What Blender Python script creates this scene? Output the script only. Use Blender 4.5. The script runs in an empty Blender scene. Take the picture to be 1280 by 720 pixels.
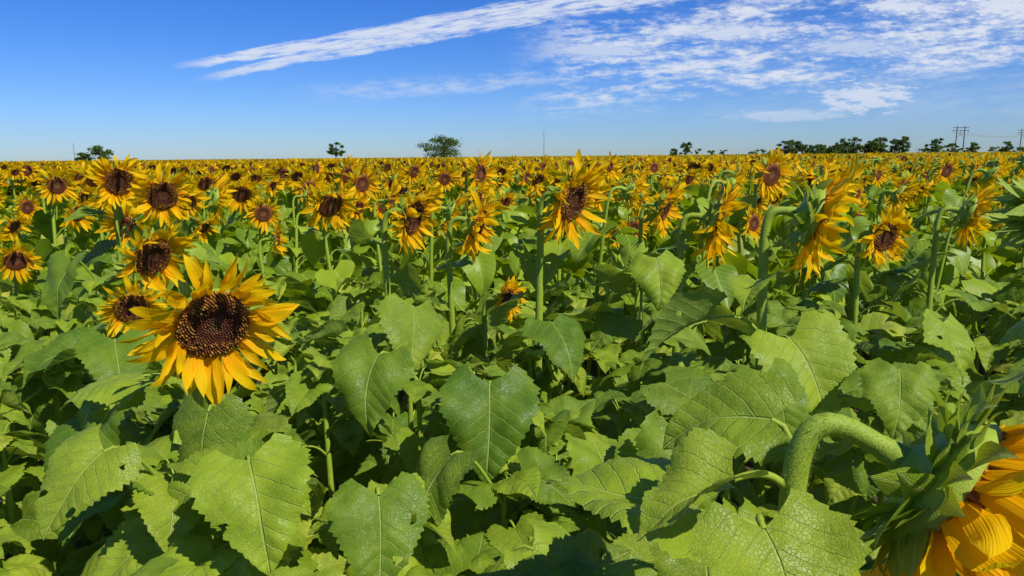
import bpy, math, random
import numpy as np
from mathutils import Matrix, Vector
R_=math.radians
scene=bpy.context.scene
rng=random.Random(7)

# ------------------------------------------------------------------ node helpers
class E:
    def __init__(s,nt,k): s.nt=nt; s.k=k
    def _m(s,op,*a):
        n=s.nt.nodes.new('ShaderNodeMath'); n.operation=op
        for i,v in enumerate((s,)+a):
            if isinstance(v,E): s.nt.links.new(v.k,n.inputs[i])
            else: n.inputs[i].default_value=v
        return E(s.nt,n.outputs[0])
    def __add__(s,o): return s._m('ADD',o)
    def __sub__(s,o): return s._m('SUBTRACT',o)
    def __mul__(s,o): return s._m('MULTIPLY',o)
    def __truediv__(s,o): return s._m('DIVIDE',o)
    def abs(s): return s._m('ABSOLUTE')
    def max(s,o): return s._m('MAXIMUM',o)
    def min(s,o): return s._m('MINIMUM',o)
    def pp(s,o): return s._m('PINGPONG',o)
    def pow(s,o): return s._m('POWER',o)
    def sqrt(s): return s._m('SQRT')
    def inv(s): return (s*-1.0)+1.0
    def ss(s,a,b):
        n=s.nt.nodes.new('ShaderNodeMapRange'); n.interpolation_type='SMOOTHSTEP'
        s.nt.links.new(s.k,n.inputs[0]); n.inputs[1].default_value=a; n.inputs[2].default_value=b
        return E(s.nt,n.outputs[0])
def comb(nt,x,y,z):
    n=nt.nodes.new('ShaderNodeCombineXYZ')
    for i,v in enumerate((x,y,z)):
        if isinstance(v,E): nt.links.new(v.k,n.inputs[i])
        else: n.inputs[i].default_value=v
    return n.outputs[0]
def noise(nt,vec,scale,detail=3,rough=.55):
    n=nt.nodes.new('ShaderNodeTexNoise'); n.inputs['Scale'].default_value=scale
    n.inputs['Detail'].default_value=detail; n.inputs['Roughness'].default_value=rough
    if vec is not None: nt.links.new(vec,n.inputs['Vector'])
    return E(nt,n.outputs[0])
def voro(nt,vec,scale,feature='DISTANCE_TO_EDGE'):
    n=nt.nodes.new('ShaderNodeTexVoronoi'); n.feature=feature; n.inputs['Scale'].default_value=scale
    nt.links.new(vec,n.inputs['Vector']); return E(nt,n.outputs['Distance'])
def mix(nt,f,a,b):
    n=nt.nodes.new('ShaderNodeMix'); n.data_type='RGBA'
    if isinstance(f,E): nt.links.new(f.k,n.inputs[0])
    else: n.inputs[0].default_value=f
    for i,v in ((6,a),(7,b)):
        if isinstance(v,(tuple,list)): n.inputs[i].default_value=(v[0],v[1],v[2],1)
        else: nt.links.new(v,n.inputs[i])
    return n.outputs[2]
def newmat(name):
    m=bpy.data.materials.new(name); m.use_nodes=True; nt=m.node_tree; nt.nodes.clear()
    out=nt.nodes.new('ShaderNodeOutputMaterial'); return m,nt,out
def lcattr(nt):
    a=nt.nodes.new('ShaderNodeAttribute'); a.attribute_name='lc'
    s=nt.nodes.new('ShaderNodeSeparateXYZ'); nt.links.new(a.outputs['Vector'],s.inputs[0])
    return a.outputs['Vector'],E(nt,s.outputs[0]),E(nt,s.outputs[1]),E(nt,s.outputs[2])
def bsdf(nt,col,rough,spec=.4,bump=None,bdist=.003,bstr=.6,trans=0,tcol=None,out=None):
    p=nt.nodes.new('ShaderNodeBsdfPrincipled')
    if isinstance(col,tuple): p.inputs['Base Color'].default_value=(*col,1)
    else: nt.links.new(col,p.inputs['Base Color'])
    if isinstance(rough,E): nt.links.new(rough.k,p.inputs['Roughness'])
    else: p.inputs['Roughness'].default_value=rough
    p.inputs['Specular IOR Level'].default_value=spec
    nrm=None
    if bump is not None:
        b=nt.nodes.new('ShaderNodeBump'); b.inputs['Distance'].default_value=bdist; b.inputs['Strength'].default_value=bstr
        nt.links.new(bump.k,b.inputs['Height']); nrm=b.outputs[0]; nt.links.new(nrm,p.inputs['Normal'])
    res=p.outputs[0]
    if trans>0:
        t=nt.nodes.new('ShaderNodeBsdfTranslucent')
        if isinstance(tcol,tuple): t.inputs[0].default_value=(*tcol,1)
        else: nt.links.new(tcol,t.inputs[0])
        if nrm: nt.links.new(nrm,t.inputs['Normal'])
        x=nt.nodes.new('ShaderNodeMixShader'); x.inputs[0].default_value=trans
        nt.links.new(p.outputs[0],x.inputs[1]); nt.links.new(t.outputs[0],x.inputs[2]); res=x.outputs[0]
    nt.links.new(res,out.inputs[0])

# ------------------------------------------------------------------ materials
LA,LB,LV=(.075,.165,.006),(.345,.46,.022),(.54,.62,.14)
def mat_leaf():
    m,nt,out=newmat('sunflower_leaf')
    vec,x,y,r=lcattr(nt)
    ax=x.abs()
    lv=comb(nt,x,y,r*40.0)
    n1=noise(nt,lv,4,4,.6)
    mid=ax.ss(.004,.014).inv()
    g=(y-ax*.75+(n1-.5)*.10)*7.0
    sv=g.pp(.5).ss(.015,.06).inv()*ax.ss(.25,.48).inv()
    fine=voro(nt,lv,34).ss(.0,.09).inv()
    veins=mid.max(sv*.7)
    t=(r*.85+n1*.9)-.38
    col=mix(nt,t,LA,LB)
    col=mix(nt,r.ss(.94,.98)*n1.ss(.38,.6)*.55,col,(.48,.46,.05))
    col=mix(nt,veins*.55,col,LV)
    col=mix(nt,fine*.08,col,LV)
    sp=noise(nt,lv,75,1).ss(.60,.68)*r.pp(.137).ss(.09,.11)
    col=mix(nt,sp*.7,col,(.58,.46,.08))
    bl=noise(nt,lv,13,3,.7).ss(.66,.74)
    col=mix(nt,bl*.5,col,(.24,.17,.05))
    geo=nt.nodes.new('ShaderNodeNewGeometry')
    col=mix(nt,E(nt,geo.outputs['Backfacing'])*.5,col,(.30,.40,.09))
    h=veins.inv()*.8+n1*1.5+fine.inv()*.10
    tc=mix(nt,.5,col,(.52,.66,.005))
    bsdf(nt,col,n1*.3+.30,.32,h,.006,.7,.30,tc,out)
    return m
def mat_leaf_far():
    m,nt,out=newmat('sunflower_leaf_simple')
    vec,x,y,r=lcattr(nt)
    ax=x.abs()
    mid=ax.ss(.008,.03).inv()
    g=(y-ax*.75)*7.0
    sv=g.pp(.5).ss(.02,.12).inv()
    col=mix(nt,r,LA,LB)
    col=mix(nt,r.ss(.95,.98)*.6,col,(.48,.44,.07))
    col=mix(nt,mid.max(sv*.6)*.4,col,LV)
    bsdf(nt,col,.42,.32,None,0,0,.30,(.44,.58,.008),out)
    return m
def mat_bract():
    m,nt,out=newmat('sunflower_bract')
    vec,x,y,r=lcattr(nt)
    n1=noise(nt,comb(nt,x*3.0,y*.6,r*30.0),14,3)
    col=mix(nt,n1*.7+r*.3,(.18,.30,.014),(.40,.50,.05))
    rib=x.abs().ss(.01,.05).inv()
    col=mix(nt,rib*.5,col,(.48,.56,.15))
    bsdf(nt,col,.5,.3,n1,.003,.6,.30,(.48,.60,.02),out); return m
def mat_petal():
    m,nt,out=newmat('sunflower_petal')
    vec,x,y,r=lcattr(nt)
    st=noise(nt,comb(nt,x*60.0,y*1.2,r*40.0),1,1)
    col=mix(nt,y.ss(-.05,.7),(.93,.40,.001),(1.,.68,.004))
    col=mix(nt,r*.5,col,(.98,.50,.002))
    col=mix(nt,st*.2,col,(.80,.34,.002))
    bsdf(nt,col,.55,.12,st,.003,.6,.45,(1.,.68,.003),out); return m
def mat_disk():
    m,nt,out=newmat('sunflower_disk')
    vec,x,y,r=lcattr(nt)
    rad=(x*x+y*y).sqrt()
    c=nt.nodes.new('ShaderNodeValToRGB'); nt.links.new((rad+(r-.5)*.08).k,c.inputs[0])
    el=c.color_ramp.elements
    el[0].position=0; el[0].color=(.18,.11,.03,1); el[1].position=1; el[1].color=(.50,.22,.02,1)
    for p,q in ((.25,(.24,.08,.03,1)),(.40,(.09,.024,.009,1)),(.58,(.14,.040,.012,1)),(.82,(.28,.10,.018,1))):
        e=el.new(p); e.color=q
    col=mix(nt,r.ss(.72,.9)*rad.ss(.35,.75)*.65,c.outputs[0],(.66,.34,.04))
    v=voro(nt,comb(nt,x,y,0.0),16,'F1')
    col=mix(nt,v.ss(.25,.65)*.4,col,(.03,.012,.005))
    bsdf(nt,col,.7,.2,v.inv(),.004,.7,0,None,out); return m
def mat_stem():
    m,nt,out=newmat('sunflower_stem')
    tc=nt.nodes.new('ShaderNodeTexCoord')
    n1=noise(nt,tc.outputs['Object'],60,3); n2=noise(nt,tc.outputs['Object'],420,2,.7)
    col=mix(nt,n1,(.19,.29,.018),(.35,.45,.045))
    col=mix(nt,n2.ss(.58,.70)*.25,col,(.50,.58,.16))
    bsdf(nt,col,.5,.25,n2*.6+n1*.4,.003,.6,0,None,out)
    return m
def mat_stem_far():
    m,nt,out=newmat('sunflower_stem_simple')
    bsdf(nt,(.27,.37,.03),.55,.3,None,0,0,0,None,out); return m
lf=mat_leaf(); pt=mat_petal(); dk=mat_disk(); bc=mat_bract()
MATS=[lf,pt,dk,mat_stem(),bc]
MATS_FAR=[mat_leaf_far(),pt,dk,mat_stem_far(),bc]
LEAF,PETAL,DISK,STEM,BRACT=range(5)

# ------------------------------------------------------------------ mesh builder (all quads)
class MB:
    def __init__(s): s.V=[];s.F=[];s.M=[];s.L=[];s.n=0
    def add(s,V,F,lc,mat):
        s.V.append(V); s.F.append(F+s.n); s.L.append(lc); s.M.append(np.full(len(F),mat,np.int32)); s.n+=len(V)
    def grid(s,P,lc,mat,keep=None):
        a,b=P.shape[:2]
        idx=np.arange(a*b).reshape(a,b)
        F=np.stack([idx[:-1,:-1],idx[1:,:-1],idx[1:,1:],idx[:-1,1:]],-1).reshape(-1,4)
        if keep is not None: F=F[keep.reshape(-1)]
        s.add(P.reshape(-1,3),F,lc.reshape(-1,3),mat)
    def mesh(s,name,mats=MATS,smooth=True):
        V=np.concatenate(s.V).astype(np.float32); F=np.concatenate(s.F).astype(np.int32)
        L=np.concatenate(s.L).astype(np.float32); M=np.concatenate(s.M)
        me=bpy.data.meshes.new(name)
        me.vertices.add(len(V)); me.vertices.foreach_set('co',V.ravel())
        me.loops.add(F.size); me.loops.foreach_set('vertex_index',F.ravel())
        me.polygons.add(len(F)); me.polygons.foreach_set('loop_start',np.arange(len(F),dtype=np.int32)*4)
        me.polygons.foreach_set('material_index',M)
        me.polygons.foreach_set('use_smooth',np.full(len(F),smooth))
        me.update(calc_edges=True)
        at=me.attributes.new('lc','FLOAT_VECTOR','POINT'); at.data.foreach_set('vector',L.ravel())
        for m in mats: me.materials.append(m)
        me.validate()
        return me
def nrm(v): v=np.asarray(v,float); return v/ (np.linalg.norm(v)+1e-9)
UP=np.array([0,0,1.])
LEAFW=([0,.05,.12,.22,.35,.5,.65,.8,.9,.96,1],[.27,.40,.465,.50,.475,.395,.29,.165,.085,.035,.004])
PETW=([0,.15,.35,.6,.8,.93,1],[.055,.09,.118,.122,.085,.038,.004])
BRW=([0,.2,.45,.7,.88,1],[.26,.31,.27,.15,.06,.005])
def blade(mb,C0,rad,up,pitch,droop,L,tab,nu,nv,mat,rnd,lobe=0.,roll=0.,bend=0.,fold=.2,curl=0.,wave=0.,teeth=0.,wf=1.,holes=0,rg=rng,tipcurl=1.2,quilt=0.):
    v=np.linspace(0,1,nv+1)[:,None]; s=np.linspace(-1,1,nu+1)[None,:]
    w=np.interp(v,tab[0],tab[1])*wf
    tm=1.0
    if teeth>0:
        ph=(v*17)%1.0
        tm=1+teeth*(ph-.5)*np.abs(s)**6*2
    x=s*w*tm
    y=v-lobe*np.abs(s)**1.4*(1-v)**3+0*s
    x=x+0*y
    keep=None
    if holes:   # insect holes with ragged, rounded rims
        cx=(x[:-1,:-1]+x[1:,1:])/2; cy=(y[:-1,:-1]+y[1:,1:])/2; keep=np.ones(cx.shape,bool)
        for _ in range(holes):
            hx=rg.uniform(-.36,.36);hy=rg.uniform(.0,.75);hr=rg.uniform(.022,.05);pa=rg.random()*6.3;kq=rg.choice([2,3])
            rad_f=lambda dx,dy: hr*(1+.28*np.sin(kq*np.arctan2(dy,dx)+pa))
            dx=cx-hx;dy=cy-hy; keep&=np.hypot(dx,dy)>rad_f(dx,dy)
            dx=x-hx;dy=y-hy;dd=np.hypot(dx,dy)+1e-6; rr=rad_f(dx,dy); near=np.abs(dd-rr)<.021
            x=np.where(near,hx+dx/dd*rr,x); y=np.where(near,hy+dy/dd*rr,y)
    tt=np.linspace(-.3,1,53); dt=tt[1]-tt[0]
    ang=pitch-droop*np.clip(tt,0,1)**tipcurl
    cr=np.cumsum(np.cos(ang))*dt; cz=np.cumsum(np.sin(ang))*dt
    cr-=np.interp(0,tt,cr); cz-=np.interp(0,tt,cz)
    yr=np.interp(y,tt,cr); yz=np.interp(y,tt,cz); ya=np.interp(y,tt,ang)
    S=np.cross(up,rad)
    T=np.cos(ya)[...,None]*rad+np.sin(ya)[...,None]*up
    N=np.cross(T,S)
    c,sn=math.cos(roll),math.sin(roll)
    S2=S*c+N*sn; N2=N*c-S*sn
    p1=rg.random()*6.28;p2=rg.random()*6.28
    z=fold*np.sqrt(x*x+.0006)-curl*x*x
    if wave>0:
        wl=w/.5
        z=z+wave*(s*s)*(np.sin(v*rg.uniform(7,13)+p1)*(s>0)+np.sin(v*rg.uniform(7,13)+p2)*(s<=0))*wl
        z=z+wave*.6*np.sin(v*5+p2)*s*w*2+wave*.45*np.sin(x*13+p1)*np.sin(y*9+p2)
    if quilt>0:
        g=(y-.75*np.abs(x))*7
        z=z+quilt*np.abs(np.sin(math.pi*g))*np.sin(np.clip(np.abs(s),0,1)*math.pi)**.5
    b=bend*np.clip(y,0,1)**2
    P=C0+L*(yr[...,None]*rad+yz[...,None]*up+(x+b)[...,None]*S2+z[...,None]*N2)
    lc=np.stack([x,y,np.full_like(y,rnd)],-1)
    mb.grid(P,lc,mat,keep)
def bez(p0,p1,p2,p3,n):
    t=np.linspace(0,1,n)[:,None]
    return (1-t)**3*p0+3*(1-t)**2*t*p1+3*(1-t)*t*t*p2+t**3*p3
def tube(mb,P,rad,n,mat,rnd=.5):
    P=np.asarray(P,float); k=len(P); rad=np.broadcast_to(rad,(k,))
    T=np.gradient(P,axis=0); T/=np.linalg.norm(T,axis=1)[:,None]+1e-9
    ref=nrm([.3,.9,.1]) if abs(T[0][1])<.8 else np.array([1.,0,0])
    G=np.zeros((k,n+1,3))
    a=np.linspace(0,2*math.pi,n+1)
    u=nrm(np.cross(T[0],ref))
    for i in range(k):
        u=nrm(u-T[i]*np.dot(u,T[i])); w=np.cross(T[i],u)
        G[i]=P[i]+rad[i]*(np.cos(a)[:,None]*u+np.sin(a)[:,None]*w)
    lc=np.zeros((k,n+1,3)); lc[...,1]=np.linspace(0,1,k)[:,None]; lc[...,2]=rnd
    mb.grid(G[:,::-1],lc,mat)
def hairs(mb,P,rad,n,rg,length=.0045):
    P=np.asarray(P); k=len(P); V=[];F=[]
    for j in range(n):
        t=rg.random()*(k-1.01); i=int(t); p=P[i]+(P[i+1]-P[i])*(t-i); T=nrm(P[i+1]-P[i]); r=rad[i]+(rad[i+1]-rad[i])*(t-i)
        o=nrm(np.cross(T,[rg.gauss(0,1),rg.gauss(0,1),rg.gauss(0,1)])); sd=nrm(np.cross(T,o))*.00022
        d=nrm(o+T*rg.gauss(0,.3)); b=p+o*r*.97; l=length*rg.uniform(.5,1.3)
        V+= [b-sd,b+sd,b+d*l+sd*.25,b+d*l-sd*.25]; F.append([4*j,4*j+1,4*j+2,4*j+3])
    lc=np.zeros((len(V),3)); lc[:,2]=1; lc[:,0]=0
    mb.add(np.array(V),np.array(F),lc,BRACT)

CFG={'hi':dict(lu=16,lv=51,pu=4,pv=9,fl=620,ts=12,disk=26,np=(30,28),br=26,brn=(4,7)),
     'mid':dict(lu=6,lv=14,pu=2,pv=5,fl=0,ts=7,disk=16,np=(24,22),br=14,brn=(2,3)),
     'low':dict(lu=2,lv=5,pu=2,pv=3,fl=0,ts=4,disk=9,np=(18,8),br=0,brn=(2,2)),
     'far':dict(lu=2,lv=3,pu=2,pv=2,fl=0,ts=3,disk=7,np=(13,0),br=0,brn=(2,2))}
def head(mb,H,a,R,lod,rg,petL=1.2,nbr=None,brL=.62,wild=None,tiltd=None):
    c=CFG[lod]; a=nrm(a); e1=nrm(np.cross(UP,a)); e2=np.cross(a,e1)
    rr=np.array([.0,.15,.3,.45,.6,.75,.88,.97,1.0]) if lod in('hi','mid') else np.array([0,.35,.7,.95])
    zz=np.interp(rr,[0,.3,.55,.8,1],[.10,.13,.2,.2,.05])
    ph=np.linspace(0,2*math.pi,c['disk']+1)
    D=lambda r,z:H+R*(r[:,None,None]*(np.cos(ph)[None,:,None]*e1+np.sin(ph)[None,:,None]*e2)+z[:,None,None]*a)
    lc=np.stack([rr[:,None]*np.cos(ph)[None],rr[:,None]*np.sin(ph)[None],np.full((len(rr),len(ph)),.4)],-1)
    mb.grid(D(np.maximum(rr,.004),zz),lc,DISK)
    rb=np.array([1.0,1.04,.92,.65,.35,.22]); zb=np.array([.05,-.05,-.25,-.42,-.52,-.62])
    lc=np.zeros((len(rb),len(ph),3)); lc[...,2]=.5
    mb.grid(D(rb,zb),lc,STEM)
    if c['fl']:
        n=c['fl']; i=np.arange(n)+.5; r=np.sqrt(i/n)*.99; f=i*2.399963
        z=np.interp(r,[0,.3,.55,.8,1],[.10,.13,.2,.2,.05])
        rn=np.array([rg.random() for _ in range(n)])
        cx=r*np.cos(f); cy=r*np.sin(f)
        hh=np.interp(r,[0,.25,.4,.6,1],[.05,.06,.035,.10,.13])*(.7+.6*rn)
        q=np.array([[1,0],[0,1],[-1,0],[0,-1]])*.042
        V=np.zeros((n,8,3)); LC=np.zeros((n,8,3))
        for k in range(8):
            sc=1.0 if k<4 else .5
            ox=q[k%4,0]*sc; oy=q[k%4,1]*sc
            px=cx+ox+(0 if k<4 else .02)*(rn-.5); py=cy+oy; pz=z+(hh if k>=4 else -.02)
            V[:,k]=H+R*(px[:,None]*e1+py[:,None]*e2+pz[:,None]*a)
            LC[:,k,0]=cx;LC[:,k,1]=cy;LC[:,k,2]=rn
        base=np.array([[0,1,5,4],[1,2,6,5],[2,3,7,6],[3,0,4,7],[4,5,6,7]])
        F=(base[None]+(np.arange(n)*8)[:,None,None]).reshape(-1,4)
        mb.add(V.reshape(-1,3),F,LC.reshape(-1,3),DISK)
    t0=rg.uniform(0,.4); w0=rg.uniform(.7,1.4)
    tiltd=t0 if tiltd is None else tiltd; wild=w0 if wild is None else wild
    for layer,cnt in enumerate(c['np']):
        for k in range(cnt):
            f=2*math.pi*(k+.5*layer+rg.uniform(-.4,.4))/max(cnt,1)
            rho=math.cos(f)*e1+math.sin(f)*e2
            pit=rg.gauss(R_(18+15*layer),R_(13)*wild); dr=rg.gauss(R_(16),R_(34)*wild)
            if rho[2]>0: pit+=tiltd*rho[2]
            L=R*petL*rg.uniform(.75,1.22)
            if rg.random()<.09: L*=.6
            wf=1.0 if lod in('hi','mid') else (1.7 if lod=='low' else 2.2)
            blade(mb,H+R*(.93*rho+(.02+.05*layer)*a),rho,a,pit,dr,L,PETW,c['pu'],c['pv'],PETAL,rg.random(),
                  roll=rg.gauss(0,.5),bend=rg.gauss(0,.2),fold=rg.uniform(.0,.5),wave=.07 if lod=='hi' else 0,wf=wf*rg.uniform(.75,1.2),rg=rg)
    nb=c['br'] if nbr is None else nbr
    for k in range(nb):
        f=2.399963*k+rg.uniform(-.2,.2); q=k/max(nb,1)
        rho=math.cos(f)*e1+math.sin(f)*e2
        rr0=1.02-.38*q
        blade(mb,H+R*(rr0*rho+(-.06-.36*q)*a),rho,a,rg.uniform(R_(-25),R_(25))-q*.5,rg.gauss(-.2,.6),R*brL*rg.uniform(.8,1.25),BRW,
              c['brn'][0],c['brn'][1],BRACT,rg.random(),roll=rg.gauss(0,.25),fold=-.25,bend=rg.gauss(0,.1),rg=rg,tipcurl=2)
def leafat(mb,sp,az,z_elev,pl,L,pit,dr,lod,rg,rs=.012,C0=None,hole=.35,rnd=None,**kw):
    c=CFG[lod]
    rad_=np.array([math.cos(az),math.sin(az),0])
    if C0 is None: C0=sp+pl*(math.cos(z_elev)*rad_+math.sin(z_elev)*UP)
    T0=math.cos(pit)*rad_+math.sin(pit)*UP
    if lod!='far':
        kk={'hi':9,'mid':5,'low':3}[lod]
        o=nrm([*(C0-sp)[:2],0])
        pp=bez(sp,sp+pl*.5*(math.cos(1.0)*o+math.sin(1.0)*UP),C0-T0*pl*.35,C0+T0*L*.02,kk)
        tube(mb,pp,np.linspace(rs*.42,rs*.25,kk),max(3,c['ts']//2),STEM)
    hi=lod=='hi'
    a=dict(roll=rg.gauss(0,.40),bend=rg.gauss(0,.08),fold=rg.choice([.05,.15,.3,.45,.6]),curl=rg.uniform(0,.9),wave=rg.uniform(.03,.10),wf=rg.uniform(.84,1.02))
    a.update(kw); rv=rg.random() if rnd is None else rnd
    blade(mb,C0,rad_,UP,pit,dr,L,LEAFW,c['lu'],c['lv'],LEAF,rv,lobe=.2,teeth=.065 if hi else 0,
              holes=(rg.randint(1,4) if (hi and rg.random()<hole) else 0),rg=rg,quilt=.016 if hi else 0,**a)
def plant(mb,H,a,R,lod,rg,off=.13,stem=None,zmin=.25,dz=.085,Lmax=.26,rs=.012,headon=True,necklift=.14,hole=.3,nbr=None,brL=.62,petL=1.2,sunaz=-1.1,hair=0,wild=None,tiltd=None):
    c=CFG[lod]; H=np.array(H,float); a=nrm(a); ah=nrm([a[0],a[1],0]); n=c['ts']
    if headon:
        att=H-a*R*.55
        S=H-ah*off; S[2]=H[2]-.13
        if stem is not None: S=np.array(stem,float)
        nk=bez(S,S+UP*necklift,att-a*.085,att,14 if lod=='hi' else 7 if lod=='mid' else 4)
    else:
        S=H.copy(); nk=np.array([S+UP*.01,S+UP*.03])
    g=S+np.array([rg.uniform(-.05,.05),rg.uniform(-.05,.05),0]); g[2]=0
    ks=8 if lod in('hi','mid') else 3
    z0=0 if lod in('hi','mid') else .7
    st=[g+(S-g)*t+np.array([math.sin(t*5+S[0]*9)*.008,math.cos(t*4+S[1]*7)*.008,0])*(1-t) for t in np.linspace(z0,1,ks)[:-1]]
    P=np.vstack([np.array(st),nk])
    e=(.85,1.25) if headon else (.5,.2)
    rad=np.interp(np.arange(len(P)),[0,ks-1,len(P)-3,len(P)-1] if headon else [0,ks-2,len(P)-2,len(P)-1],[rs*1.4,rs*(1.0 if headon else .75),rs*e[0],rs*e[1]])
    tube(mb,P,rad,n,STEM)
    if hair: hairs(mb,P[ks-3:],rad[ks-3:],hair,rg)
    if headon: head(mb,H,a,R,lod,rg,petL=petL,nbr=nbr,brL=brL,wild=wild,tiltd=tiltd)
    else:   # young top rosette
        for k in range(6 if lod=='hi' else 4):
            az=k*2.4+rg.random()*.5
            leafat(mb,S+UP*rg.uniform(-.02,.02),az,R_(50),rg.uniform(.03,.06),rg.uniform(.09,.16),rg.uniform(R_(-25),R_(25)),rg.uniform(.3,1.2),lod,rg,rs=.006,hole=.1)
    zt=S[2]+.03; z=zmin; az=rg.random()*6.28
    while z<zt:
        f=(z-.25)/(zt-.25)
        L=Lmax*np.interp(f,[0,.3,.65,.88,1],[.7,1,1,.8,.5])*rg.uniform(.75,1.15)
        az+=2.4+rg.uniform(-.3,.3)
        azz=az+.5*math.sin(sunaz-az)
        rad_=np.array([math.cos(azz),math.sin(azz),0])
        if headon and f>.78 and np.dot(rad_,ah)>.2: azz+=math.pi*.8
        tq=z/S[2]; sp=g+(S-g)*tq
        pl=L*rg.uniform(.42,.7)
        leafat(mb,sp,azz,rg.uniform(R_(20),R_(52)),pl,L,rg.uniform(R_(-65),R_(10))+f*.2,rg.uniform(R_(15),R_(75)),lod,rg,rs=rs,hole=hole)
        z+=dz*rg.uniform(.8,1.2)
def link(name,me):
    o=bpy.data.objects.new(name,me); scene.collection.objects.link(o); return o

# ------------------------------------------------------------------ nearest sunflowers (metres; the photographer stands at x=0,y=0)
def ax_(azdeg,pitch):
    a=R_(azdeg);p=R_(pitch); return (math.cos(a)*math.cos(p),math.sin(a)*math.cos(p),math.sin(p))
heroes=[
 (-.603,1.45,1.525, -50,-18,.074,dict(lod='hi',rs=.011,petL=1.3,dz=.1,wild=1.35,tiltd=0)),
 (-1.92,4.10,1.657, -58,-10,.082,dict(lod='hi',petL=1.3,tiltd=0)),
 (-2.26,4.30,1.728, -50,-8,.080,dict(lod='hi',petL=1.3,tiltd=0)),
 (-1.373,2.8,1.49, -28,-22,.078,dict(lod='hi',petL=1.3)),
 (-1.26,2.4,1.369, -55,-20,.054,dict(lod='hi')),
 (-.405,3.0,1.612, -22,-16,.074,dict(lod='hi',petL=1.45,dz=.12,rs=.013)),
 (-.149,3.2,1.562, -12,-20,.074,dict(lod='hi',petL=1.45,dz=.12,rs=.013)),
 (.206,2.55,1.70, -38,-16,.074,dict(lod='hi',petL=1.35,dz=.13,rs=.013,tiltd=0,wild=1.3)),
 (.861,4.2,1.553, -28,-16,.074,dict(lod='hi',petL=1.35,dz=.12)),
 (.80,2.9,1.595, -16,-14,.080,dict(lod='hi',petL=1.4,dz=.13,rs=.014)),
 (.858,2.1,1.672, -14,-14,.084,dict(lod='hi',rs=.014,petL=1.45,dz=.13)),
 (1.616,3.2,1.492, -68,-10,.066,dict(lod='hi',petL=1.3)),
 (2.164,3.5,1.564, -20,-16,.077,dict(lod='hi',petL=1.35,dz=.12,rs=.013)),
 (-1.62,7.5,1.615, -48,-14,.078,dict(lod='mid')),
 (-1.9,8.0,1.457, -55,-14,.074,dict(lod='mid')),
 (-.71,8.0,1.62, -60,-14,.076,dict(lod='mid')),
 (-2.59,7.0,1.52, -55,-14,.074,dict(lod='mid')),
 (-3.04,4.5,1.247, -50,-16,.066,dict(lod='mid')),
 (-.02,3.0,1.27, -40,10,.045,dict(lod='hi')),
 (2.45,7.0,1.55, -30,-14,.074,dict(lod='mid')),
 (.462,.735,1.495, -36,-27,.084,dict(lod='hi',rs=.0145,stem=(.318,.79,1.45),necklift=.14,nbr=58,brL=.66,petL=1.85,hair=2600)),
 (.80,1.02,1.76, 20,-75,.066,dict(lod='hi',rs=.013,stem=(.98,1.06,1.72),nbr=70,brL=1.0,petL=.5,hair=500)),
]
stems=[]
for i,(x,y,z,azd,pit,R,kw) in enumerate(heroes):
    rg=random.Random(100+i); mb=MB()
    plant(mb,(x,y,z),ax_(azd,pit),R,rg=rg,**kw)
    if i==20:   # large leaves carried by the nearest plant
        s=np.array([.318,.79,1.36])
        leafat(mb,s,R_(-75),0,.12,.155,R_(-38),R_(25),'hi',rg,rs=.014,C0=np.array([.25,.69,1.48]),roll=.1,fold=.25,wf=1.1,hole=0,rnd=.7)
        leafat(mb,s,R_(160),0,.13,.15,R_(5),R_(55),'hi',rg,rs=.014,C0=np.array([.318,.86,1.53]),roll=-.75,fold=.4,wf=.85,rnd=.45)
    link('sunflower',mb.mesh('sunflower'))
    a=ax_(azd,0); off=.13
    stems.append((x-a[0]*off,y-a[1]*off))
lead=[(-.05,1.55,1.36,-88,-48,22,.215,.05),(-.29,2.1,1.42,-75,-40,30,.21,.0),(.12,2.2,1.35,-60,-25,35,.21,.1),
 (-.435,1.15,1.36,-62,-38,25,.19,.1),(-.586,1.36,1.375,-95,-62,10,.165,.0),(-.70,1.2,1.36,-120,-30,30,.16,-.1),
 (-.225,1.15,1.30,-75,-42,25,.165,.1),(.323,1.35,1.33,-80,-50,20,.19,.0),(.10,.86,1.30,-60,-12,25,.17,.1),
 (-.5,.95,1.26,-150,-15,30,.17,.0),(.17,1.5,1.24,-55,-30,30,.20,-.2),(-.32,1.72,1.385,-125,-45,25,.20,-.25),
 (-1.56,2.6,1.50,-110,-50,25,.22,.1),(.49,2.5,1.50,-80,-40,40,.19,.0),(.385,1.8,1.28,-40,-12,30,.20,.2),
 (-.12,1.36,1.28,-140,-35,30,.18,.1),(-.85,1.5,1.34,-100,-30,35,.18,.0),(.62,1.75,1.32,-70,-35,45,.18,.2),
 (-1.05,1.9,1.38,-60,-30,30,.19,.1),(.03,1.15,1.20,-20,-30,35,.18,.2),(.30,1.08,1.24,-95,-40,25,.17,-.1),
 (.95,1.75,1.32,-110,-30,40,.18,.1),(1.25,2.1,1.36,-75,-40,30,.19,-.2)]
for i,(x,y,z,azd,pit,dr,L,roll) in enumerate(lead):
    rg=random.Random(300+i); mb=MB(); az=R_(azd)
    S=np.array([x-math.cos(az)*.13,y-math.sin(az)*.13,z-.12])
    plant(mb,S,(1,0,0),.07,'hi',rg,headon=False,dz=.085,zmin=.35,rs=.010,Lmax=.20)
    leafat(mb,S-UP*.03,az,0,.13,L,R_(pit),R_(dr+15),'hi',rg,rs=.012,C0=np.array([x,y,z]),roll=roll+rg.gauss(0,.15),fold=rg.uniform(.15,.5),curl=rg.uniform(.4,1.2),wf=1.0,hole=.6)
    link('sunflower_plant',mb.mesh('sunflower_plant')); stems.append((S[0],S[1]))

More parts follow.
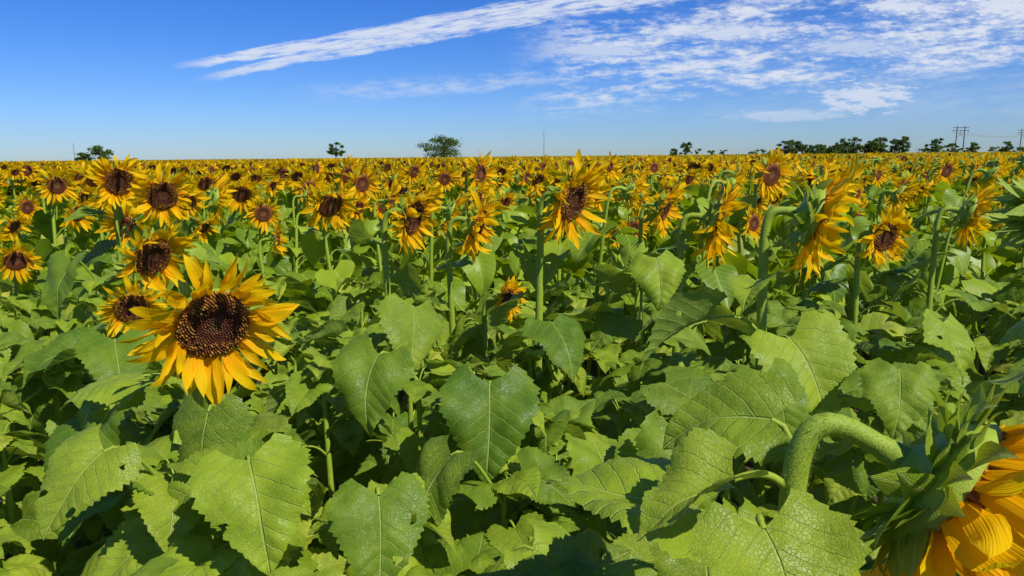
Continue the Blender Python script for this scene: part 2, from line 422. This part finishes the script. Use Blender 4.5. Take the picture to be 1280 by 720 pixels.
# ------------------------------------------------------------------ instanced field
src=bpy.data.collections.new('sunflower_variants')
groups={}; cnt=0
def addvar(key,lod,k,fn):
    global cnt
    L=[]
    for i in range(k):
        rg=random.Random(1000+cnt*17); mb=MB(); fn(mb,rg)
        o=bpy.data.objects.new('variant_%02d'%cnt,mb.mesh('variant_%02d'%cnt,MATS if lod=='hi' else MATS_FAR)); src.objects.link(o); L.append(cnt); cnt+=1
    groups[key]=L
addvar('leafy','hi',6,lambda mb,rg: plant(mb,(0,0,rg.uniform(1.04,1.19)),(1,0,0),.07,'hi',rg,headon=False,dz=.07,zmin=.35,hole=.4,rs=.010,Lmax=.20))
addvar('leafymid','hi',5,lambda mb,rg: plant(mb,(0,0,rg.uniform(1.10,1.28)),(1,0,0),.07,'hi',rg,headon=False,dz=.08,zmin=.5,Lmax=.22,rs=.010,hole=.15))
addvar('leafyfar','mid',4,lambda mb,rg: plant(mb,(0,0,rg.uniform(1.25,1.38)),(1,0,0),.07,'mid',rg,headon=False,dz=.08,zmin=.7,Lmax=.25,rs=.010))
def hp(lod,zmin,dz,Lm=.26):
    def f(mb,rg):
        plant(mb,(.13,0,1.58),(math.cos(R_(-16)),rg.uniform(-.25,.25),rg.uniform(-.6,.0)),rg.choice([.055,.066,.074,.080,.086]),lod,rg,zmin=zmin,dz=dz,Lmax=Lm,sunaz=-.4,petL=rg.uniform(1.1,1.45),rs=.0115)
    return f
addvar('mid','mid',12,hp('mid',.5,.08))
addvar('low','low',8,hp('low',.85,.08))
addvar('far','far',6,hp('far',1.1,.09))
pts=[];rots=[];scs=[];ids=[]
def put(x,y,key,rot,sc):
    pts.append((x,y,0));rots.append((rng.gauss(0,.06),rng.gauss(0,.06),rot));scs.append(sc);ids.append(rng.choice(groups[key]))
def zone(y0,y1,sp,fn,k=.80,m=1.6):
    y=y0
    while y<y1:
        w=y*k+m; x=-w+rng.random()*sp
        while x<w:
            fn(x+rng.uniform(-.4,.4)*sp,y+rng.uniform(-.4,.4)*sp); x+=sp
        y+=sp
def clear(x,y,d): return all((x-a)**2+(y-b)**2>d*d for a,b in stems)
def f1(x,y):
    if x*x+y*y<.62: return
    if x>.1 and x<.75 and y<1.0: return
    if clear(x,y,.10): put(x,y,'leafy',rng.gauss(0,.7),rng.uniform(.90,1.05)*(1 if y>1.7 else .95))
zone(.7,2.6,.36,f1)
def f2(x,y):
    if clear(x,y,.18): put(x,y,'leafymid',rng.gauss(0,.7),rng.uniform(.84,1.03))
zone(2.6,4.6,.40,f2)
def face(): return R_(-36)+rng.gauss(0,R_(29))
def f3(key,lo=.86,hi=1.08,gap=.13):
    def f(x,y):
        if clear(x,y,.3):
            if rng.random()<gap:
                if y<20: put(x,y,'leafyfar',rng.gauss(0,.7),rng.uniform(.9,1.08))
                return
            put(x,y,key,face(),min(hi,max(lo,rng.gauss(.97,.07))))
    return f
zone(4.6,11,.42,f3('mid',lo=.82,gap=.36))
zone(11,36,.48,f3('low',gap=.22))
zone(36,90,.75,f3('far',.9,1.08),m=4)
zone(90,210,1.7,f3('far',.92,1.1),m=6)
me=bpy.data.meshes.new('sunflower_field'); me.from_pydata(pts,[],[])
me.attributes.new('rot','FLOAT_VECTOR','POINT').data.foreach_set('vector',np.array(rots,np.float32).ravel())
me.attributes.new('scl','FLOAT','POINT').data.foreach_set('value',np.array(scs,np.float32))
me.attributes.new('idx','INT','POINT').data.foreach_set('value',np.array(ids,np.int32))
fo=link('sunflower_field',me)
ng=bpy.data.node_groups.new('scatter','GeometryNodeTree')
ng.interface.new_socket('Geometry',in_out='INPUT',socket_type='NodeSocketGeometry')
ng.interface.new_socket('Geometry',in_out='OUTPUT',socket_type='NodeSocketGeometry')
gi=ng.nodes.new('NodeGroupInput');go=ng.nodes.new('NodeGroupOutput')
ci=ng.nodes.new('GeometryNodeCollectionInfo'); ci.inputs['Collection'].default_value=src
ci.inputs['Separate Children'].default_value=True; ci.inputs['Reset Children'].default_value=True
ip=ng.nodes.new('GeometryNodeInstanceOnPoints'); ip.inputs['Pick Instance'].default_value=True
def na(name,t):
    n=ng.nodes.new('GeometryNodeInputNamedAttribute'); n.data_type=t; n.inputs['Name'].default_value=name; return n.outputs['Attribute']
er=ng.nodes.new('FunctionNodeEulerToRotation')
l=ng.links.new
l(gi.outputs[0],ip.inputs['Points']); l(ci.outputs[0],ip.inputs['Instance']); l(na('idx','INT'),ip.inputs['Instance Index'])
l(na('rot','FLOAT_VECTOR'),er.inputs[0]); l(er.outputs[0],ip.inputs['Rotation']); l(na('scl','FLOAT'),ip.inputs['Scale'])
l(ip.outputs[0],go.inputs[0])
md=fo.modifiers.new('scatter','NODES'); md.node_group=ng
print('INSTANCES',len(pts))

# ------------------------------------------------------------------ ground
def mat_ground():
    m,nt,out=newmat('soil'); tc=nt.nodes.new('ShaderNodeTexCoord')
    n1=noise(nt,tc.outputs['Object'],3,4,.65)
    col=mix(nt,n1,(.035,.025,.015),(.10,.075,.045))
    bsdf(nt,col,.9,.1,None,.03,.8,0,None,out); return m
me=bpy.data.meshes.new('ground'); s=6000
me.from_pydata([(-s,-s,0),(s,-s,0),(s,s,0),(-s,s,0)],[],[(0,1,2,3)]); me.materials.append(mat_ground()); link('ground',me)
def mat_farfield():
    m,nt,out=newmat('far_canopy'); tc=nt.nodes.new('ShaderNodeTexCoord')
    n1=noise(nt,tc.outputs['Object'],2.2,2)
    col=mix(nt,n1.ss(.44,.58),(.07,.14,.02),(.65,.38,.012))
    bsdf(nt,col,.9,.1,None,0,0,0,None,out); return m
mb=MB(); ny,nx=70,220
yy=205*(1300/205.)**np.linspace(0,1,ny)[:,None]; xx=np.linspace(-1,1,nx)[None,:]*yy*.95
rs_=np.random.RandomState(3)
P=np.stack([xx,yy+0*xx,1.42+.22*rs_.rand(ny,nx)],-1); P[0,:,2]=.0; P[-1,:,2]=0
mb.grid(P[:,:],np.zeros_like(P),0); fm=mb.mesh('distant_sunflower_field',[mat_farfield()],False); link('distant_sunflower_field',fm)

# ------------------------------------------------------------------ trees
def mat_tree():
    m,nt,out=newmat('tree_foliage'); vec,x,y,r=lcattr(nt)
    col=mix(nt,r,(.04,.085,.014),(.12,.20,.03)); bsdf(nt,col,.7,.2,None,0,0,.2,(.12,.2,.03),out); return m
def mat_bark():
    m,nt,out=newmat('bark'); tc=nt.nodes.new('ShaderNodeTexCoord'); n1=noise(nt,tc.outputs['Object'],6,4)
    bsdf(nt,mix(nt,n1,(.05,.035,.025),(.13,.10,.07)),.9,.1,None,.02,.7,0,None,out); return m
TM=[mat_tree(),mat_bark()]
def tree(mb,x,y,h,w,rg,clumps=26,per=60,trunk=.25,exp=.6):
    b=np.array([x,y,0.]); th=h*trunk
    tube(mb,[b,b+UP*th*.6,b+UP*h*.6+np.array([.2,0,0]),b+UP*h*.85],[h*.035,h*.028,h*.014,.03],7,1)
    for k in range(clumps):
        f=rg.random()*6.28; u=rg.random()**.6; t=rg.random()
        zc=th+(h-th)*(.10+.80*t); rr=w*.42*u*math.sin(math.pi*min(.97,.18+.72*t))**exp
        c=b+np.array([math.cos(f)*rr,math.sin(f)*rr,zc])
        st=b+UP*(th+(zc-th)*.4)
        tube(mb,[st,(st+c)/2+UP*.15,c],[h*.012,h*.008,.02],4,1)
        cr=rg.uniform(.06,.15)*max(w*.8,h*.7); n=per
        d=np.array([[rg.gauss(0,.5) for _ in range(3)] for _ in range(n)])*[cr,cr,cr*.6]
        q=c+d; s=rg.uniform(.15,.28)
        e1=np.array([nrm([rg.gauss(0,1) for _ in range(3)]) for _ in range(n)]); e2=np.cross(e1,np.array([nrm([rg.gauss(0,1) for _ in range(3)]) for _ in range(n)]))
        V=np.stack([q-e1*s*1.4,q-e2*s,q+e1*s*1.4,q+e2*s],1).reshape(-1,3)
        F=np.arange(n*4).reshape(n,4); lc=np.zeros((n*4,3)); base=rg.random()*.5
        lc[:,2]=np.repeat(np.clip(base+d[:,2]/cr*.3+np.array([rg.random()*.4 for _ in range(n)]),0,1),4)
        mb.add(V,F,lc,0)
def treeobj(name,specs,seed,**k):
    rg=random.Random(seed); mb=MB()
    for s in specs: tree(mb,*s,rg,**k)
    link(name,mb.mesh(name,TM))
treeobj('tree',[(-23.5,262,9.2,19)],1,clumps=44,per=80,trunk=.15,exp=1.0)
treeobj('tree',[(-61,262,7.6,6.6)],2,clumps=30)
treeobj('tree',[(-143,262,6.8,11),(-150,264,4.4,7)],3,clumps=34)
treeobj('tree',[(61,262,6.4,5.5),(57.5,266,4.2,4)],4,clumps=22)
rg=random.Random(5); sp=[]
for x0,x1,h in ((96,115,6.6),(118,136,7.4)):
    x=x0
    while x<x1: sp.append((x,262+rg.uniform(-5,5),h*rg.uniform(.7,1.08),rg.uniform(5,8)));x+=rg.uniform(1.6,2.8)
sp+=[(147,260,7.0,7.5),(154,262,5.0,5),(161,262,5.4,5),(173,262,5.6,5),(185,262,5.2,7)]
treeobj('tree_line',sp,6,clumps=24,per=60,trunk=.12)
sp=[]
x=70
while x<240: sp.append((x,275+rg.uniform(-8,8),rg.uniform(2.6,4.4),rg.uniform(5,9)));x+=rg.uniform(3,6)
treeobj('hedgerow',sp,8,clumps=8,per=40,trunk=.1)

# ------------------------------------------------------------------ poles, power line
def mat_plain(name,c,r=.7):
    m,nt,out=newmat(name); tc=nt.nodes.new('ShaderNodeTexCoord'); n1=noise(nt,tc.outputs['Object'],4,3)
    bsdf(nt,mix(nt,n1,tuple(v*.7 for v in c),c),r,.3,None,0,0,0,None,out); return m
WM=[mat_plain('weathered_wood',(.12,.10,.085)),mat_plain('steel',(.3,.31,.33),.5)]
def poleobj(name,x,y,h,kind):
    mb=MB(); b=np.array([x,y,0.])
    if kind=='mast':
        tube(mb,[b,b+UP*h*.5,b+UP*h],[.14,.11,.06],8,1)
        for k in (.55,.75,.9): tube(mb,[b+UP*h*k+np.array([-.5,0,0]),b+UP*h*k+np.array([.5,0,0])],.05,5,1)
    else:
        for dx in (-1.5,1.5): tube(mb,[b+[dx,0,0],b+[dx*.97,0,h]],[.22,.15],8,0)
        for k in (.86,.95): tube(mb,[b+[-3.,0,h*k],b+[3.,0,h*k]],.11,6,0)
        tube(mb,[b+[-1.5,0,h*.62],b+[1.5,0,h*.84]],.07,5,0); tube(mb,[b+[1.5,0,h*.62],b+[-1.5,0,h*.84]],.07,5,0)
        for dx in (-2.8,0,2.8): tube(mb,[b+[dx,0,h*.86],b+[dx,0,h*.79]],.1,6,0)
    link(name,mb.mesh(name,WM))
poleobj('radio_mast',-152,262,8.0,'mast')
poleobj('radio_mast',11.6,262,10.8,'mast')
poleobj('electricity_pylon',170,285,11.5,'h')
poleobj('electricity_pylon',225,330,11.5,'h')
mb=MB()
for dx in (-2.8,0,2.8):
    p0=np.array([170+dx,285,9.1]);p1=np.array([225+dx,330,9.1])
    for A,B in ((p0,p1),(p1,p1+(p1-p0))):
        t=np.linspace(0,1,14)[:,None]; tube(mb,A+(B-A)*t-UP*(4*t*(1-t))*1.3,.035,4,1)
link('power_lines',mb.mesh('power_lines',WM))

# ------------------------------------------------------------------ world
w=bpy.data.worlds.new('World'); scene.world=w; w.use_nodes=True; nt=w.node_tree; nt.nodes.clear()
SUN_AZ=R_(136)
SUN_EL=R_(50)
sky=nt.nodes.new('ShaderNodeTexSky'); sky.sky_type='NISHITA'; sky.sun_disc=False
sky.sun_elevation=SUN_EL; sky.sun_rotation=SUN_AZ; sky.air_density=1.0; sky.dust_density=.1; sky.ozone_density=3.0; sky.altitude=100
tc=nt.nodes.new('ShaderNodeTexCoord'); sx=nt.nodes.new('ShaderNodeSeparateXYZ'); nt.links.new(tc.outputs['Generated'],sx.inputs[0])
X,Y,Z=(E(nt,sx.outputs[i]) for i in range(3))
Ya=Y.abs().max(.05); u=X/Ya; v=Z/Ya
hs=nt.nodes.new('ShaderNodeHueSaturation'); hs.inputs['Saturation'].default_value=1.35; nt.links.new(sky.outputs[0],hs.inputs['Color'])
tint=nt.nodes.new('ShaderNodeMix'); tint.data_type='RGBA'; tint.blend_type='MULTIPLY'; tint.inputs[0].default_value=1
nt.links.new(hs.outputs[0],tint.inputs[6]); tint.inputs[7].default_value=(.42,.60,1.06,1)
wob=noise(nt,comb(nt,u*7.0,v*20.0,0.0),1,2)
along=v-u*.155
sn=noise(nt,comb(nt,u*22.0+along*40.0,along*230.0,1.0),1,6,.7)
nc=noise(nt,comb(nt,u*34.0,v*110.0,7.0),1,4,.68)
def streak(u0,v0,slope,th0,thk,ua,ub,amp):
    d=v-((u-u0)*slope+v0)+(wob-.5)*.010+(nc-.5)*.006
    q=d/((u-u0).max(0.0)*thk+th0)
    g=(q*q).ss(0.0,3.0).inv()
    return (g*.32+sn*.95+nc*.6).ss(.80,1.18)*g.ss(0.0,.3)*u.ss(ua,ua+.08)*u.ss(ub,ub+.14).inv()*amp
c1=streak(-.44,.1185,.143,.0035,.018,-.45,.20,.95)
c2=streak(-.42,.1015,.178,.0035,.016,-.42,.05,.85)
sh=v-u*.09
nb=noise(nt,comb(nt,u*6.0,sh*34.0,2.0),1,6,.68)
reg=u.ss(-.02,.12)*sh.ss(.03,.07)*sh.ss(.155,.19).inv()
c3=(nb*.78+nc*.66).ss(.63,.88)*reg*.9
veil=nb.ss(.3,.75)*u.ss(.02,.5)*v.ss(.01,.07)*v.ss(.15,.26).inv()*.30
reg2=u.ss(-.34,-.12)*u.ss(.05,.2).inv()*((v-u*.06-.098).abs()/.020).ss(.2,1.0).inv()
c4=(nb*.5+nc*.6).ss(.45,.72)*reg2*.5
def puff(u0,v0,a,b,amp,k=2.6):
    eu=(u-u0)/a; ev=(v-v0)/b
    return ((eu*eu+ev*ev).sqrt()+(nc-.5)*k+(nb-.5)*1.5).ss(.45,1.15).inv()*amp
c5=puff(.468,.072,.060,.018,.7,3.8)
c6=puff(.36,.050,.085,.008,.4,2.2).max(puff(.50,.185,.04,.010,.85,3.8)).max(puff(.29,.155,.07,.010,.8,3.8)).max(puff(.64,.185,.06,.015,.9,3.8)).max(puff(.12,.135,.07,.010,.7,3.8)).max(puff(.45,.135,.07,.010,.6,3.8))
cl=c1.max(c2).max(c3).max(c4).max(c5).max(c6)
cl=(cl+veil).min(1.0)*Z.ss(0.0,.02)*Y.ss(-.1,.1)
b1=nt.nodes.new('ShaderNodeBackground'); nt.links.new(tint.outputs[2],b1.inputs[0]); b1.inputs[1].default_value=.115
b2=nt.nodes.new('ShaderNodeBackground'); b2.inputs[0].default_value=(.76,.83,.97,1); b2.inputs[1].default_value=.90
mx=nt.nodes.new('ShaderNodeMixShader'); nt.links.new(cl.k,mx.inputs[0]); nt.links.new(b1.outputs[0],mx.inputs[1]); nt.links.new(b2.outputs[0],mx.inputs[2])
wo=nt.nodes.new('ShaderNodeOutputWorld'); nt.links.new(mx.outputs[0],wo.inputs[0])

sd=bpy.data.lights.new('sun','SUN'); sd.energy=5.0; sd.angle=R_(.53); sd.color=(1,.95,.85)
so=bpy.data.objects.new('sun',sd); scene.collection.objects.link(so)
d=Vector((math.sin(SUN_AZ)*math.cos(SUN_EL),math.cos(SUN_AZ)*math.cos(SUN_EL),math.sin(SUN_EL)))
so.rotation_euler=d.to_track_quat('Z','Y').to_euler()

cd=bpy.data.cameras.new('camera'); co=bpy.data.objects.new('camera',cd); scene.collection.objects.link(co)
cd.lens=26; cd.sensor_width=36; cd.clip_start=.02; cd.clip_end=12000
co.matrix_world=Matrix.Translation((0,0,1.85))@Matrix.Rotation(R_(90-10.1),4,'X')@Matrix.Rotation(R_(-.55),4,'Z')
scene.camera=co
scene.view_settings.view_transform='Standard'; scene.view_settings.look='None'; scene.view_settings.exposure=0
